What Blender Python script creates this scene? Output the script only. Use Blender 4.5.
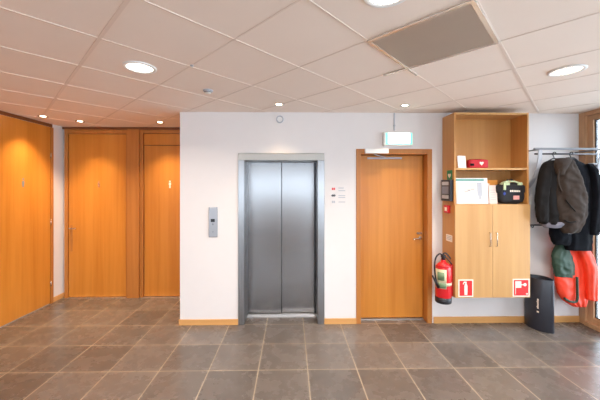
import bpy, bmesh, math, random
from mathutils import Vector, Matrix, noise
C = bpy.context.scene.collection
for o in list(bpy.data.objects): bpy.data.objects.remove(o)
PI = math.pi
random.seed(7)

# ------------------------------------------------------------------ camera
cam = bpy.data.objects.new('camera', bpy.data.cameras.new('camera')); C.objects.link(cam)
cam.location = (0, 0, 1.8)
cam.rotation_euler = (math.radians(90), 0, math.radians(-1.0))
cam.data.sensor_width = 36; cam.data.lens = 17.7
cam.data.shift_x = 0.0067; cam.data.shift_y = -0.02
cam.data.clip_start = 0.05
S = bpy.context.scene
S.camera = cam
# ------------------------------------------------------------------ world + exposure
S.view_settings.view_transform = 'Standard'; S.view_settings.look = 'None'
S.view_settings.gamma = 1; S.view_settings.use_curve_mapping = False
S.view_settings.exposure = 0.44
W = bpy.data.worlds.new('world'); S.world = W; W.use_nodes = True
bg = W.node_tree.nodes['Background']; bg.inputs[0].default_value = (0.80, 0.90, 1.0, 1); bg.inputs[1].default_value = 6.5
# daylight openings: sampling portals only (they emit nothing themselves)
def portal(name, loc, rot, sx, sy):
    l = bpy.data.lights.new(name, 'AREA'); l.shape = 'RECTANGLE'; l.size = sx; l.size_y = sy
    l.cycles.is_portal = True
    o = bpy.data.objects.new(name, l); C.objects.link(o); o.location = loc; o.rotation_euler = rot
portal('window_portal', (4.05, 0.0, 1.4), (0, math.radians(90), 0), 2.6, 7.6)
portal('rear_window_portal', (0, -4.12, 1.37), (math.radians(90), 0, 0), 7.0, 2.15)

# ------------------------------------------------------------------ materials
def _new(name):
    m = bpy.data.materials.new(name); m.use_nodes = True
    return m, m.node_tree.nodes, m.node_tree.links, m.node_tree.nodes['Principled BSDF']
def srgb(r, g, b):
    f = lambda c: ((c/255+0.055)/1.055)**2.4 if c > 10.3 else c/255/12.92
    return (f(r), f(g), f(b), 1)
def mat(name, col, rough=0.5, metal=0.0, var=0.06, nscale=30, bump=0.0, spec=None, coat=0):
    m, n, l, p = _new(name)
    tc = n.new('ShaderNodeTexCoord'); nz = n.new('ShaderNodeTexNoise'); nz.inputs['Scale'].default_value = nscale
    l.new(tc.outputs['Object'], nz.inputs['Vector'])
    mx = n.new('ShaderNodeMixRGB'); mx.inputs[1].default_value = tuple(c*(1-var) for c in col[:3])+(1,)
    mx.inputs[2].default_value = tuple(min(1, c*(1+var)) for c in col[:3])+(1,)
    l.new(nz.outputs['Fac'], mx.inputs[0]); l.new(mx.outputs[0], p.inputs['Base Color'])
    p.inputs['Roughness'].default_value = rough; p.inputs['Metallic'].default_value = metal
    if spec is not None: p.inputs['Specular IOR Level'].default_value = spec
    if coat: p.inputs['Coat Weight'].default_value = coat
    if bump:
        b = n.new('ShaderNodeBump'); b.inputs['Strength'].default_value = bump; b.inputs['Distance'].default_value = 0.01
        l.new(nz.outputs['Fac'], b.inputs['Height']); l.new(b.outputs[0], p.inputs['Normal'])
    return m
def wood(name, c1, c2, rough=0.38, scale=(22, 22, 0.9), coat=0.0):
    m, n, l, p = _new(name)
    tc = n.new('ShaderNodeTexCoord'); mp = n.new('ShaderNodeMapping'); mp.inputs['Scale'].default_value = scale
    l.new(tc.outputs['Object'], mp.inputs[0])
    nz = n.new('ShaderNodeTexNoise'); nz.inputs['Scale'].default_value = 1.0; nz.inputs['Detail'].default_value = 5
    l.new(mp.outputs[0], nz.inputs['Vector'])
    nz2 = n.new('ShaderNodeTexNoise'); nz2.inputs['Scale'].default_value = 0.22; nz2.inputs['Detail'].default_value = 1
    l.new(mp.outputs[0], nz2.inputs['Vector'])
    ad = n.new('ShaderNodeMath'); ad.operation = 'MULTIPLY_ADD'; ad.inputs[1].default_value = 0.5
    l.new(nz2.outputs['Fac'], ad.inputs[0])
    ml = n.new('ShaderNodeMath'); ml.operation = 'MULTIPLY'; ml.inputs[1].default_value = 0.5
    l.new(nz.outputs['Fac'], ml.inputs[0]); l.new(ml.outputs[0], ad.inputs[2])
    cr = n.new('ShaderNodeValToRGB'); cr.color_ramp.elements[0].position = 0.36; cr.color_ramp.elements[1].position = 0.64
    cr.color_ramp.elements[0].color = c1; cr.color_ramp.elements[1].color = c2
    l.new(ad.outputs[0], cr.inputs[0]); l.new(cr.outputs[0], p.inputs['Base Color'])
    p.inputs['Roughness'].default_value = rough
    if coat: p.inputs['Coat Weight'].default_value = coat; p.inputs['Coat Roughness'].default_value = 0.25
    return m
def emit(name, col, strength):
    m, n, l, p = _new(name)
    p.inputs['Base Color'].default_value = col
    p.inputs['Emission Color'].default_value = col; p.inputs['Emission Strength'].default_value = strength
    return m
def brushed(name, col, rough, sc=(1.2, 1.2, 240)):
    m, n, l, p = _new(name)
    tc = n.new('ShaderNodeTexCoord'); mp = n.new('ShaderNodeMapping'); mp.inputs['Scale'].default_value = sc
    l.new(tc.outputs['Object'], mp.inputs[0])
    nz = n.new('ShaderNodeTexNoise'); nz.inputs['Scale'].default_value = 1; nz.inputs['Detail'].default_value = 3
    l.new(mp.outputs[0], nz.inputs['Vector'])
    mr = n.new('ShaderNodeMapRange'); mr.inputs['To Min'].default_value = rough-0.02; mr.inputs['To Max'].default_value = rough+0.02
    l.new(nz.outputs['Fac'], mr.inputs['Value']); l.new(mr.outputs[0], p.inputs['Roughness'])
    mx = n.new('ShaderNodeMixRGB'); mx.inputs[1].default_value = tuple(c*0.93 for c in col[:3])+(1,); mx.inputs[2].default_value = col
    l.new(nz.outputs['Fac'], mx.inputs[0]); l.new(mx.outputs[0], p.inputs['Base Color'])
    p.inputs['Metallic'].default_value = 1
    return m
M = {}
M['wall'] = mat('white_plaster', srgb(226, 220, 218), 0.75, var=0.015, nscale=8, bump=0.02)
M['ceil'] = mat('ceiling_tile', srgb(240, 225, 213), 0.85, var=0.02, nscale=3)
M['grid'] = mat('ceiling_rail_paint', srgb(228, 211, 198), 0.45, var=0.02)
M['railmetal'] = mat('ceiling_rail_metal', srgb(225, 222, 215), 0.25, 0.6, var=0.02)
M['panel'] = mat('grey_ceiling_panel', srgb(166, 151, 137), 0.45, var=0.05, nscale=4)
M['doorwood'] = wood('orange_beech', srgb(192, 118, 38), srgb(208, 136, 54), 0.36)
M['framewood'] = wood('frame_beech', srgb(172, 106, 44), srgb(190, 122, 56), 0.4)
M['darkwood_gapshade'] = wood('brown_wood_and_gap_shade', srgb(112, 62, 28), srgb(130, 76, 36), 0.5)  # brown header wood, also the painted shade in the door gaps
M['skirt'] = wood('skirting_beech', srgb(206, 150, 88), srgb(222, 168, 106), 0.4, (0.9, 22, 22))
M['cabwood'] = wood('pale_beech', srgb(194, 146, 90), srgb(208, 162, 106), 0.4)
M['cabside'] = wood('beech_side', srgb(188, 130, 68), srgb(202, 146, 82), 0.4)
M['winwood'] = wood('window_oak', srgb(176, 134, 98), srgb(196, 154, 116), 0.45)
M['steel'] = brushed('brushed_steel', (0.31, 0.305, 0.31, 1), 0.28, (180, 180, 0.8))
M['steeldoor'] = brushed('brushed_steel_door', (0.29, 0.28, 0.28, 1), 0.24, (180, 180, 0.8))
M['bronzesteel'] = brushed('warm_brushed_steel', (0.36, 0.325, 0.29, 1), 0.32, (0.8, 180, 180))
M['alu'] = mat('satin_aluminium', (0.75, 0.74, 0.74, 1), 0.3, 0.9, var=0.02)
M['platesteel'] = mat('plate_steel', (0.34, 0.34, 0.36, 1), 0.35, 0.6, var=0.02)
M['darkmetal'] = mat('dark_metal', (0.05, 0.05, 0.055, 1), 0.35, 0.6)
M['chrome'] = mat('chrome', (0.7, 0.66, 0.6, 1), 0.18, 1.0, var=0.01)
M['whiteplastic'] = mat('white_plastic', srgb(235, 234, 232), 0.4, var=0.01)
M['greyplastic'] = mat('grey_plastic', srgb(120, 120, 125), 0.4)
M['paving'] = mat('pale_paving', srgb(222, 220, 216), 0.8, nscale=4)
M['lightgrey'] = mat('light_grey_plastic', srgb(180, 182, 190), 0.4)
M['blackplastic'] = mat('black_plastic', srgb(30, 30, 36), 0.38)
M['binplastic'] = mat('umbrella_bin_plastic', srgb(42, 44, 54), 0.33, var=0.04)
M['red'] = mat('red_enamel', srgb(214, 26, 36), 0.3, coat=0.4)
M['signred'] = mat('sign_red', srgb(222, 42, 44), 0.45, var=0.03)
M['signwhite'] = mat('sign_white', srgb(250, 236, 220), 0.5, var=0.02)
M['signgreen'] = mat('sign_green', srgb(10, 130, 80), 0.45)
M['sageg'] = mat('label_green', srgb(120, 145, 110), 0.5)
M['label'] = mat('label_cream', srgb(214, 205, 170), 0.5)
M['pouchred'] = mat('pouch_red_fabric', srgb(190, 20, 36), 0.6, var=0.15, nscale=60, bump=0.2)
M['paper'] = mat('paper_white', srgb(238, 234, 232), 0.7, var=0.02)
M['teal'] = mat('teal_board', srgb(110, 160, 150), 0.5, var=0.1)
M['pinkpaper'] = mat('pink_paper', srgb(236, 214, 204), 0.7)
M['orangeboard'] = mat('orange_board', srgb(226, 150, 62), 0.6)
M['bagblack'] = mat('black_bag_fabric', srgb(28, 27, 32), 0.75, var=0.2, nscale=80, bump=0.3)
M['bagstrap'] = mat('pale_green_strap', srgb(192, 206, 164), 0.6, var=0.15, nscale=60)
M['bagblue'] = mat('blue_badge', srgb(50, 70, 160), 0.5)
M['bagpink'] = mat('pink_badge', srgb(226, 160, 150), 0.5)
M['jbrown'] = mat('brown_grey_cloth', srgb(58, 47, 40), 0.9, var=0.3, nscale=11, bump=0.6, spec=0.2)
M['jdark'] = mat('dark_charcoal_cloth', srgb(27, 24, 23), 0.9, var=0.3, nscale=14, bump=0.5, spec=0.2)
M['jlining'] = mat('grey_lining', srgb(120, 116, 126), 0.8)
M['jblack'] = mat('black_coat_cloth', srgb(14, 15, 21), 0.95, var=0.2, nscale=20, bump=0.3, spec=0.2)
M['jred'] = mat('red_orange_nylon', srgb(244, 66, 34), 0.55, var=0.08, nscale=20, bump=0.3)
M['jgreen'] = mat('dark_green_nylon', srgb(40, 66, 50), 0.55, var=0.2, nscale=20, bump=0.3)
M['lampglow'] = emit('lamp_diffuser_glow', (1.0, 0.95, 0.88, 1), 3.0)
M['spotglow'] = emit('halogen_glow', (1.0, 0.85, 0.62, 1), 14.0)
M['exitglow'] = emit('exit_sign_glow', (0.80, 1.0, 0.97, 1), 2.2)
M['exitgreen'] = emit('exit_sign_green', (0.18, 0.72, 0.55, 1), 0.75)
M['reflector'] = mat('lamp_reflector', srgb(225, 215, 200), 0.25, 0.7)
M['glassdark'] = mat('display_grey', srgb(130, 134, 150), 0.25)
# window glass: clear with a faint reflection
m, n, l, p = _new('window_glass'); M['glass'] = m
n.remove(p); out = n['Material Output']
tr = n.new('ShaderNodeBsdfTransparent'); gl = n.new('ShaderNodeBsdfGlossy'); gl.inputs['Roughness'].default_value = 0.02
fr = n.new('ShaderNodeFresnel'); fr.inputs[0].default_value = 1.3; mx = n.new('ShaderNodeMixShader')
tr.inputs[0].default_value = (0.95, 0.98, 1, 1)
l.new(fr.outputs[0], mx.inputs[0]); l.new(tr.outputs[0], mx.inputs[1]); l.new(gl.outputs[0], mx.inputs[2]); l.new(mx.outputs[0], out.inputs[0])
# floor: stone tiles with per-tile tone and pale joints
m, n, l, p = _new('stone_floor_tiles'); M['floor'] = m
def N(t, **k):
    x = n.new('ShaderNode'+t)
    for a, b in k.items(): setattr(x, a, b)
    return x
def MT(op, a, b=None, c=None):
    x = N('Math', operation=op)
    for i, v in enumerate((a, b, c)):
        if v is None: continue
        if isinstance(v, (int, float)): x.inputs[i].default_value = v
        else: l.new(v, x.inputs[i])
    return x.outputs[0]
tc = N('TexCoord'); sp = N('SeparateXYZ'); l.new(tc.outputs['Object'], sp.inputs[0])
ux = MT('DIVIDE', MT('SUBTRACT', sp.outputs[0], 0.167), 0.488); uy = MT('DIVIDE', MT('SUBTRACT', sp.outputs[1], 3.41), 0.489)
ix = MT('FLOOR', ux); iy = MT('FLOOR', uy)
cb = N('CombineXYZ'); l.new(ix, cb.inputs[0]); l.new(iy, cb.inputs[1])
wn = N('TexWhiteNoise', noise_dimensions='2D'); l.new(cb.outputs[0], wn.inputs['Vector'])
nz = N('TexNoise'); nz.inputs['Scale'].default_value = 5; nz.inputs['Detail'].default_value = 8; nz.inputs['Roughness'].default_value = 0.65
l.new(tc.outputs['Object'], nz.inputs['Vector'])
fac = MT('ADD', MT('MULTIPLY', wn.outputs['Value'], 0.40), MT('MULTIPLY', nz.outputs['Fac'], 0.62))
cr = N('ValToRGB'); cr.color_ramp.elements[0].position = 0.15; cr.color_ramp.elements[0].color = srgb(84, 77, 72)
cr.color_ramp.elements[1].position = 0.9; cr.color_ramp.elements[1].color = srgb(128, 117, 109)
l.new(fac, cr.inputs[0])
def edge(u):
    f = MT('FRACT', u); return MT('MINIMUM', f, MT('SUBTRACT', 1.0, f))
ed = MT('MINIMUM', edge(ux), edge(uy))
gr = MT('LESS_THAN', ed, 0.010)
mx = N('MixRGB'); l.new(gr, mx.inputs[0]); l.new(cr.outputs[0], mx.inputs[1]); mx.inputs[2].default_value = srgb(176, 160, 138)
l.new(mx.outputs[0], p.inputs['Base Color'])
rg = MT('MULTIPLY_ADD', nz.outputs['Fac'], 0.22, 0.16); l.new(rg, p.inputs['Roughness'])
bp = N('Bump'); bp.inputs['Strength'].default_value = 0.10; bp.inputs['Distance'].default_value = 0.004
l.new(MT('SUBTRACT', nz.outputs['Fac'], MT('MULTIPLY', gr, 0.6)), bp.inputs['Height']); l.new(bp.outputs[0], p.inputs['Normal'])

# ------------------------------------------------------------------ mesh helpers (world coordinates; obj() shifts into the parent's frame)
def box(bm, x0, x1, y0, y1, z0, z1, bev=0.0, seg=2, mi=0, mtx=None):
    t = bmesh.new()
    bmesh.ops.create_cube(t, size=1)
    for v in t.verts:
        v.co = Vector(((x0+x1)/2+v.co.x*(x1-x0), (y0+y1)/2+v.co.y*(y1-y0), (z0+z1)/2+v.co.z*(z1-z0)))
    if bev: bmesh.ops.bevel(t, geom=list(t.edges), offset=bev, segments=seg, affect='EDGES', profile=0.5)
    merge(bm, t, mi, mtx); return bm
def merge(bm, t, mi=0, mtx=None):
    if mtx is not None: bmesh.ops.transform(t, matrix=mtx, verts=t.verts)
    t.verts.ensure_lookup_table(); vs = [bm.verts.new(v.co) for v in t.verts]
    for f in t.faces:
        try: g = bm.faces.new([vs[v.index] for v in f.verts]); g.material_index = mi; g.smooth = f.smooth
        except ValueError: pass
    t.free()
def cyl(bm, p0, p1, r0, r1=None, seg=20, mi=0, smooth=True):
    p0, p1 = Vector(p0), Vector(p1); r1 = r0 if r1 is None else r1
    d = p1-p0; q = d.to_track_quat('Z', 'Y').to_matrix().to_4x4()
    t = bmesh.new(); bmesh.ops.create_cone(t, cap_ends=True, segments=seg, radius1=r0, radius2=r1, depth=d.length)
    for f in t.faces: f.smooth = smooth and len(f.verts) == 4
    merge(bm, t, mi, Matrix.Translation((p0+p1)/2) @ q); return bm
def loft(bm, rings, mi=0, smooth=True, cap=True):
    R = [[bm.verts.new(p) for p in r] for r in rings]; k = len(R[0])
    for a, b in zip(R, R[1:]):
        for i in range(k):
            f = bm.faces.new((a[i], a[(i+1) % k], b[(i+1) % k], b[i])); f.smooth = smooth; f.material_index = mi
    if cap:
        for r in (R[0][::-1], R[-1]):
            f = bm.faces.new(r); f.material_index = mi
    return bm
def tube(bm, pts, r, seg=10, mi=0, closed=False, smooth_path=True):
    P = [Vector(p) for p in pts]
    if smooth_path and len(P) > 2:
        Q = []
        for i in range(len(P)-1):
            a = P[max(0, i-1)]; b = P[i]; c = P[i+1]; d = P[min(len(P)-1, i+2)]
            for k in range(5):
                t = k/5; Q.append(0.5*((2*b)+(c-a)*t+(2*a-5*b+4*c-d)*t*t+(3*b-a-3*c+d)*t**3))
        Q.append(P[-1]); P = Q
    rings = []; up = None
    for i, p in enumerate(P):
        d = (P[min(i+1, len(P)-1)]-P[max(i-1, 0)]).normalized()
        if up is None: up = d.orthogonal().normalized()
        up = (up-d*up.dot(d)).normalized(); s = d.cross(up)
        rr = r[min(i, len(r)-1)] if isinstance(r, list) else r
        rings.append([p+up*math.cos(2*PI*k/seg)*rr+s*math.sin(2*PI*k/seg)*rr for k in range(seg)])
    return loft(bm, rings, mi)
def lathe(bm, c, prof, seg=40, mi=0, flip=False, smooth=True):
    # prof: list of (radius, z) relative to centre, closed as an open profile with caps when radius is 0
    c = Vector(c); prev = None
    for r, z in prof:
        if r < 1e-5: ring = [bm.verts.new(c+Vector((0, 0, z)))]
        else: ring = [bm.verts.new(c+Vector((r*math.cos(2*PI*k/seg), r*math.sin(2*PI*k/seg), z))) for k in range(seg)]
        if prev:
            for k in range(seg):
                a = prev[k % len(prev)]; b = prev[(k+1) % len(prev)]; cc = ring[(k+1) % len(ring)]; d = ring[k % len(ring)]
                vs = []
                for v in (a, b, cc, d):
                    if v not in vs: vs.append(v)
                if len(vs) > 2:
                    f = bm.faces.new(vs); f.smooth = smooth; f.material_index = mi
        prev = ring
    return bm
def poly(bm, pts, axis, at, th, mi=0):
    # extruded 2-D outline; axis 'y': pts are (x, z), front face at y=at-th ; axis 'x': pts are (y, z)
    if axis == 'y': A = [(a, at, b) for a, b in pts]; B = [(a, at-th, b) for a, b in pts]
    else: A = [(at, a, b) for a, b in pts]; B = [(at-th, a, b) for a, b in pts]
    va = [bm.verts.new(q) for q in A]; vb = [bm.verts.new(q) for q in B]; k = len(va)
    bm.faces.new(va).material_index = mi; bm.faces.new(vb[::-1]).material_index = mi
    for i in range(k): bm.faces.new((va[i], vb[i], vb[(i+1) % k], va[(i+1) % k])).material_index = mi
    return bm
def disc_pts(cx, cz, r, n=20, sx=1, sz=1): return [(cx+r*sx*math.cos(2*PI*k/n), cz+r*sz*math.sin(2*PI*k/n)) for k in range(n)]
def heart(cx, cz, s):
    P = []
    for k in range(28):
        t = 2*PI*k/28
        P.append((cx+s*16*math.sin(t)**3/16, cz+s*(13*math.cos(t)-5*math.cos(2*t)-2*math.cos(3*t)-math.cos(4*t))/16))
    return P
def B(): return bmesh.new()
def wloc(o):
    v = Vector((0, 0, 0))
    while o: v += o.location; o = o.parent
    return v
def obj(name, bm, m, parent=None, label=None, loc=None):
    me = bpy.data.meshes.new(name)
    bmesh.ops.recalc_face_normals(bm, faces=list(bm.faces))
    o = bpy.data.objects.new(name, me)
    o.parent = parent
    if parent is None: o.location = loc or (0, 0, 0); off = Vector(o.location)
    else:
        off = wloc(parent)
    bmesh.ops.translate(bm, vec=-off, verts=bm.verts)
    bm.to_mesh(me); bm.free()
    for mm in (m if isinstance(m, list) else [m]): me.materials.append(M[mm])
    C.objects.link(o)
    if label: o['label'] = label
    return o
def struct(name, bm, m, parent=None, loc=None):
    o = obj(name, bm, m, parent, loc=loc)
    if parent is None: o['kind'] = 'structure'
    return o
def thing(name, label, cat, loc=(0, 0, 0), group=None):
    o = bpy.data.objects.new(name, None); C.objects.link(o); o.location = loc; o.empty_display_size = 0.1
    o['label'] = label; o['category'] = cat
    if group: o['group'] = group
    return o
def tag(o, label, cat, group=None):
    o['label'] = label; o['category'] = cat
    if group: o['group'] = group
    return o
def dup(root, loc, label):
    r = root.copy(); C.objects.link(r); r.location = loc; r['label'] = label
    for ch in list(root.children):
        c = ch.copy(); C.objects.link(c); c.parent = r
        for g in ch.children:
            d = g.copy(); C.objects.link(d); d.parent = c
    return r
def text_mesh(bm, s, size, mtx, depth=0.0008, mi=0):
    cu = bpy.data.curves.new('t', 'FONT'); cu.body = s; cu.size = size; cu.extrude = depth
    cu.align_x = 'CENTER'; cu.align_y = 'CENTER'
    o = bpy.data.objects.new('t', cu); C.objects.link(o)
    dg = bpy.context.evaluated_depsgraph_get(); dg.update()
    me = bpy.data.meshes.new_from_object(o.evaluated_get(dg))
    t = bmesh.new(); t.from_mesh(me); merge(bm, t, mi, mtx)
    bpy.data.objects.remove(o); bpy.data.meshes.remove(me)

# ------------------------------------------------------------------ room shell
H = 2.8; XL = -3.75; XR = 3.88; YW = 3.9; YB = 4.94; YR = -4.0
struct('floor', box(B(), -3.95, 4.1, YR-0.15, 5.2, -0.1, 0), 'floor')
struct('ceiling', box(B(), -3.95, 4.1, YR-0.15, 5.2, H, H+0.1), 'ceil')
# main wall carrying lift and door openings
for nm, a in (('wall_front_left', (-1.455, -0.695, YW, YB, 0, H)), ('wall_over_elevator', (-0.695, 0.445, YW, YB, 2.262, H)),
              ('wall_shaft', (-0.695, 0.445, 4.30, YB, 0, 2.262)), ('wall_front_middle', (0.445, 0.866, YW, YB, 0, H)),
              ('wall_over_door', (0.866, 1.882, YW, YB, 2.32, H)), ('wall_behind_door', (0.866, 1.882, 4.10, YB, 0, 2.32)),
              ('wall_front_right', (1.882, 4.1, YW, YB, 0, H))):
    struct(nm, box(B(), *a), 'wall')
bm = B(); box(bm, -3.95, -1.455, YB, 5.2, 0, H); struct('wall_alcove', bm, 'wall')
bm = B(); box(bm, -3.95, XL, YR, YB, 0, H); struct('wall_left', bm, 'wall')
bm = B()
box(bm, -3.95, -3.5, YR-0.15, YR, 0, H); box(bm, 3.5, 4.1, YR-0.15, YR, 0, H)
box(bm, -3.5, 3.5, YR-0.15, YR, 0, 0.3); box(bm, -3.5, 3.5, YR-0.15, YR, 2.45, H); box(bm, -2.1, 1.3, YR-0.15, YR, 0.3, 1.5)
struct('wall_rear', bm, 'wall')
# skirting boards
struct('baseboard_front_left', box(B(), -1.468, -0.692, YW-0.014, YW, 0, 0.075, 0.002), 'skirt')
struct('baseboard_front_middle', box(B(), 0.442, 0.866, YW-0.014, YW, 0, 0.075, 0.002), 'skirt')
bm = B(); box(bm, 1.90, 3.872, YW-0.014, YW, 0, 0.085, 0.002); struct('baseboard_front_right', bm, 'skirt')
struct('baseboard_left', box(B(), XL, XL+0.014, 4.705, YB-0.002, 0, 0.075, 0.002), 'skirt')
# ceiling rails, a 45 degree grid of exposed T sections
S2 = math.sqrt(0.5)
def clip_seg(px, py, dx, dy, x0, x1, y0, y1):
    t0, t1 = -99, 99
    for p_, d_, a_, b_ in ((px, dx, x0, x1), (py, dy, y0, y1)):
        ta, tb = (a_-p_)/d_, (b_-p_)/d_
        if ta > tb: ta, tb = tb, ta
        t0, t1 = max(t0, ta), min(t1, tb)
    return (t0, t1) if t1-t0 > 0.06 else None
def rails(bm, vals, fam, w, region, z0=H-0.0035):
    for s in vals:
        if fam == 's': px, py, dx, dy = s*S2, s*S2, -S2, S2
        else: px, py, dx, dy = -s*S2, s*S2, S2, S2
        c = clip_seg(px, py, dx, dy, *region)
        if not c: continue
        t0, t1 = c
        mt = Matrix.Translation((px+dx*(t0+t1)/2, py+dy*(t0+t1)/2, H-0.00175)) @ Matrix.Rotation(math.atan2(dy, dx), 4, 'Z')
        box(bm, -(t1-t0)/2, (t1-t0)/2, -w/2, w/2, -0.00175, 0.00175, mtx=mt)
sv = [0.505+0.635*k for k in range(-9, 14)]; tv = [0.405+0.635*k for k in range(-11, 14)]
bm = B()
RG = [(XL+0.01, XR-0.02, YR+0.02, YW-0.005), (XL+0.01, -1.46, YW-0.005, YB-0.02)]
for rg_ in RG:
    for i, s in enumerate(sv): rails(bm, [s], 's', 0.024 if i == 9 else 0.011, rg_)
    for i, s in enumerate(tv): rails(bm, [s], 't', 0.024 if i == 11 else 0.011, rg_)
struct('trim_1', bm, 'grid').name = 'trim_1'
# the single grey ceiling tile with its metal edging
def uvbox(bm, s0, s1, t0, t1, z0, z1, bev=0):
    mt = Matrix.Rotation(PI/4, 4, 'Z'); box(bm, s0, s1, t0, t1, z0, z1, bev, mtx=mt)
pt = thing('ceiling_panel', 'grey square ceiling panel with bright metal edges, unlike the pale tiles around it', 'ceiling panel', ((2.0925*S2-0.7225*S2), (2.0925*S2+0.7225*S2), H-0.012))
obj('panel', (lambda b: (uvbox(b, 1.79, 2.395, 0.425, 1.02, H-0.010, H-0.0036), b)[1])(B()), 'panel', pt)
bm = B()
uvbox(bm, 1.765, 1.7895, 0.405, 1.04, H-0.012, H-0.0036); uvbox(bm, 2.3955, 2.415, 0.405, 1.25, H-0.012, H-0.0036)
uvbox(bm, 1.79, 2.395, 1.0205, 1.045, H-0.012, H-0.0036); uvbox(bm, 1.79, 2.395, 0.400, 0.4245, H-0.012, H-0.0036)
uvbox(bm, 2.4155, 2.60, 1.03, 1.045, H-0.012, H-0.0036)  # bars past the corner paint rail reflections as lighter metal
obj('edge_trim_and_glint', bm, 'railmetal', pt)

# ------------------------------------------------------------------ left wall door (full height)
d1 = struct('door_1', box(B(), XL+0.001, XL+0.016, 3.50, 4.645, 0.012, 2.745, 0.002), 'doorwood', loc=(XL, 3.50, 0))
bm = B(); box(bm, XL+0.001, XL+0.024, 4.652, 4.70, 0, 2.745, 0.002); obj('door_frame', bm, 'framewood', d1)
bm = B(); box(bm, XL+0.001, XL+0.006, -1.5, 4.70, 2.75, H-0.001); box(bm, XL+0.001, XL+0.0025, 4.645, 4.652, 0, 2.75); obj('door_header', bm, 'darkwood_gapshade', d1)  # dark brown paints the shadow gap under the ceiling and beside the leaf
for z in (0.32, 1.27, 2.3):
    bm = B(); cyl(bm, (XL+0.024, 4.649, z-0.045), (XL+0.024, 4.649, z+0.045), 0.009); obj('hinge', bm, 'chrome', d1)
bm = B()
poly(bm, disc_pts(4.181, 1.925, 0.014), 'x', XL+0.018, 0.002)
poly(bm, [(4.165, 1.90), (4.197, 1.90), (4.20, 1.86), (4.19, 1.81), (4.172, 1.81), (4.162, 1.86)], 'x', XL+0.018, 0.002)
obj('toilet_pictogram', bm, 'greyplastic', d1, 'small grey figure symbol')
bm = B()
for k, y0 in enumerate((2.38, 1.26, 0.14, -0.98)): box(bm, XL+0.001, XL+0.014, y0, y0+1.11, 0.012, 2.745, 0.002)
struct('trim_2', bm, 'doorwood')

# ------------------------------------------------------------------ alcove doors
F = YB
bm = B(); box(bm, -3.645, -2.712, F-0.03, F-0.0125, 0.012, 2.685, 0.002)
d2 = struct('door_2', bm, 'doorwood', loc=(-3.645, F, 0))
bm = B()
box(bm, -3.705, -3.651, F-0.05, F-0.001, 0, 2.76, 0.002)
box(bm, -2.706, -2.676, F-0.05, F-0.001, 0, 2.76, 0.002)
box(bm, -3.651, -2.706, F-0.05, F-0.001, 2.69, 2.76, 0.002)
obj('door_frame', bm, 'framewood', d2)
# handle with long backplate
bm = B(); box(bm, -3.618, -3.585, F-0.036, F-0.0305, 0.76, 1.19, 0.002); bp_ = obj('lock_plate', bm, 'framewood', d2)
bm = B()
cyl(bm, (-3.60, F-0.036, 1.142), (-3.60, F-0.085, 1.142), 0.012)
tube(bm, [(-3.60, F-0.085, 1.142), (-3.57, F-0.088, 1.142), (-3.49, F-0.088, 1.138)], 0.010)
obj('door_handle', bm, 'chrome', d2)
bm = B(); poly(bm, disc_pts(-3.16, 1.90, 0.012), 'y', F-0.0305, 0.002)
poly(bm, [(-3.178, 1.88), (-3.142, 1.88), (-3.15, 1.81), (-3.17, 1.81)], 'y', F-0.0305, 0.002)
obj('toilet_pictogram', bm, 'chrome', d2, 'faint small figure symbol')
# pillar between the doors
struct('trim_3', box(B(), -2.674, -2.487, F-0.075, F-0.001, 0, 2.76, 0.002), 'framewood')
bm = B(); box(bm, -2.42, -1.458, F-0.022, F-0.0125, 0.012, 2.50, 0.002)
d3 = struct('door_3', bm, 'doorwood', loc=(-2.42, F, 0))
bm = B(); box(bm, -2.485, -2.43, F-0.045, F-0.001, 0, 2.76, 0.002)
box(bm, -2.43, -1.456, F-0.045, F-0.001, 2.70, 2.76, 0.002); obj('door_frame', bm, 'framewood', d3)
bm = B(); box(bm, -2.42, -1.458, F-0.026, F-0.0125, 2.512, 2.695, 0.002); obj('transom_panel', bm, 'doorwood', d3)
obj('gap_shade_board', box(B(), -2.43, -1.457, F-0.012, F-0.0005, 0.0, 2.70), 'darkwood_gapshade', d3)  # dark boards behind both leaves, added to paint shade in their gaps
obj('gap_shade_board', box(B(), -3.651, -2.706, F-0.012, F-0.0005, 0.0, 2.69), 'darkwood_gapshade', d2)
bm = B(); poly(bm, disc_pts(-2.0, 1.91, 0.014), 'y', F-0.0225, 0.003)
poly(bm, [(-2.018, 1.89), (-1.982, 1.89), (-1.982, 1.85), (-1.989, 1.85), (-1.989, 1.80), (-2.011, 1.80), (-2.011, 1.85), (-2.018, 1.85)], 'y', F-0.0225, 0.003)
obj('toilet_pictogram', bm, 'signwhite', d3, 'white standing figure symbol')
bm = B(); box(bm, XL+0.02, -1.456, F-0.06, F-0.001, 2.762, H-0.004); struct('trim_4', bm, 'darkwood_gapshade')
bm = B(); box(bm, -3.645, -2.712, F-0.075, F-0.032, 0, 0.006, 0.001); box(bm, -2.42, -1.47, F-0.075, F-0.024, 0, 0.006, 0.001); struct('trim_5', bm, 'alu')

# ------------------------------------------------------------------ lift
lift = thing('elevator', 'brushed steel elevator entrance with two sliding door panels in the white wall', 'elevator', (-0.13, 4.0, 0))
bm = B()
box(bm, -0.692, -0.612, YW-0.012, YW+0.03, 0, 2.165, 0.002); box(bm, 0.355, 0.442, YW-0.012, YW+0.03, 0, 2.165, 0.002)
obj('door_jamb', bm, 'steel', lift)
bm = B(); box(bm, -0.692, 0.442, YW-0.014, YW+0.03, 2.166, 2.258, 0.002); obj('header', bm, 'bronzesteel', lift)
bm = B()
box(bm, -0.689, -0.6125, YW+0.031, 4.20, 0, 2.165); box(bm, 0.3555, 0.4385, YW+0.031, 4.20, 0, 2.165); box(bm, -0.689, 0.4385, YW+0.031, 4.20, 2.1655, 2.254)
obj('reveal', bm, 'steel', lift)
bm = B(); box(bm, -0.640, -0.136, 4.208, 4.235, 0.02, 2.165, 0.002); obj('door_panel', bm, 'steeldoor', lift)
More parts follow.
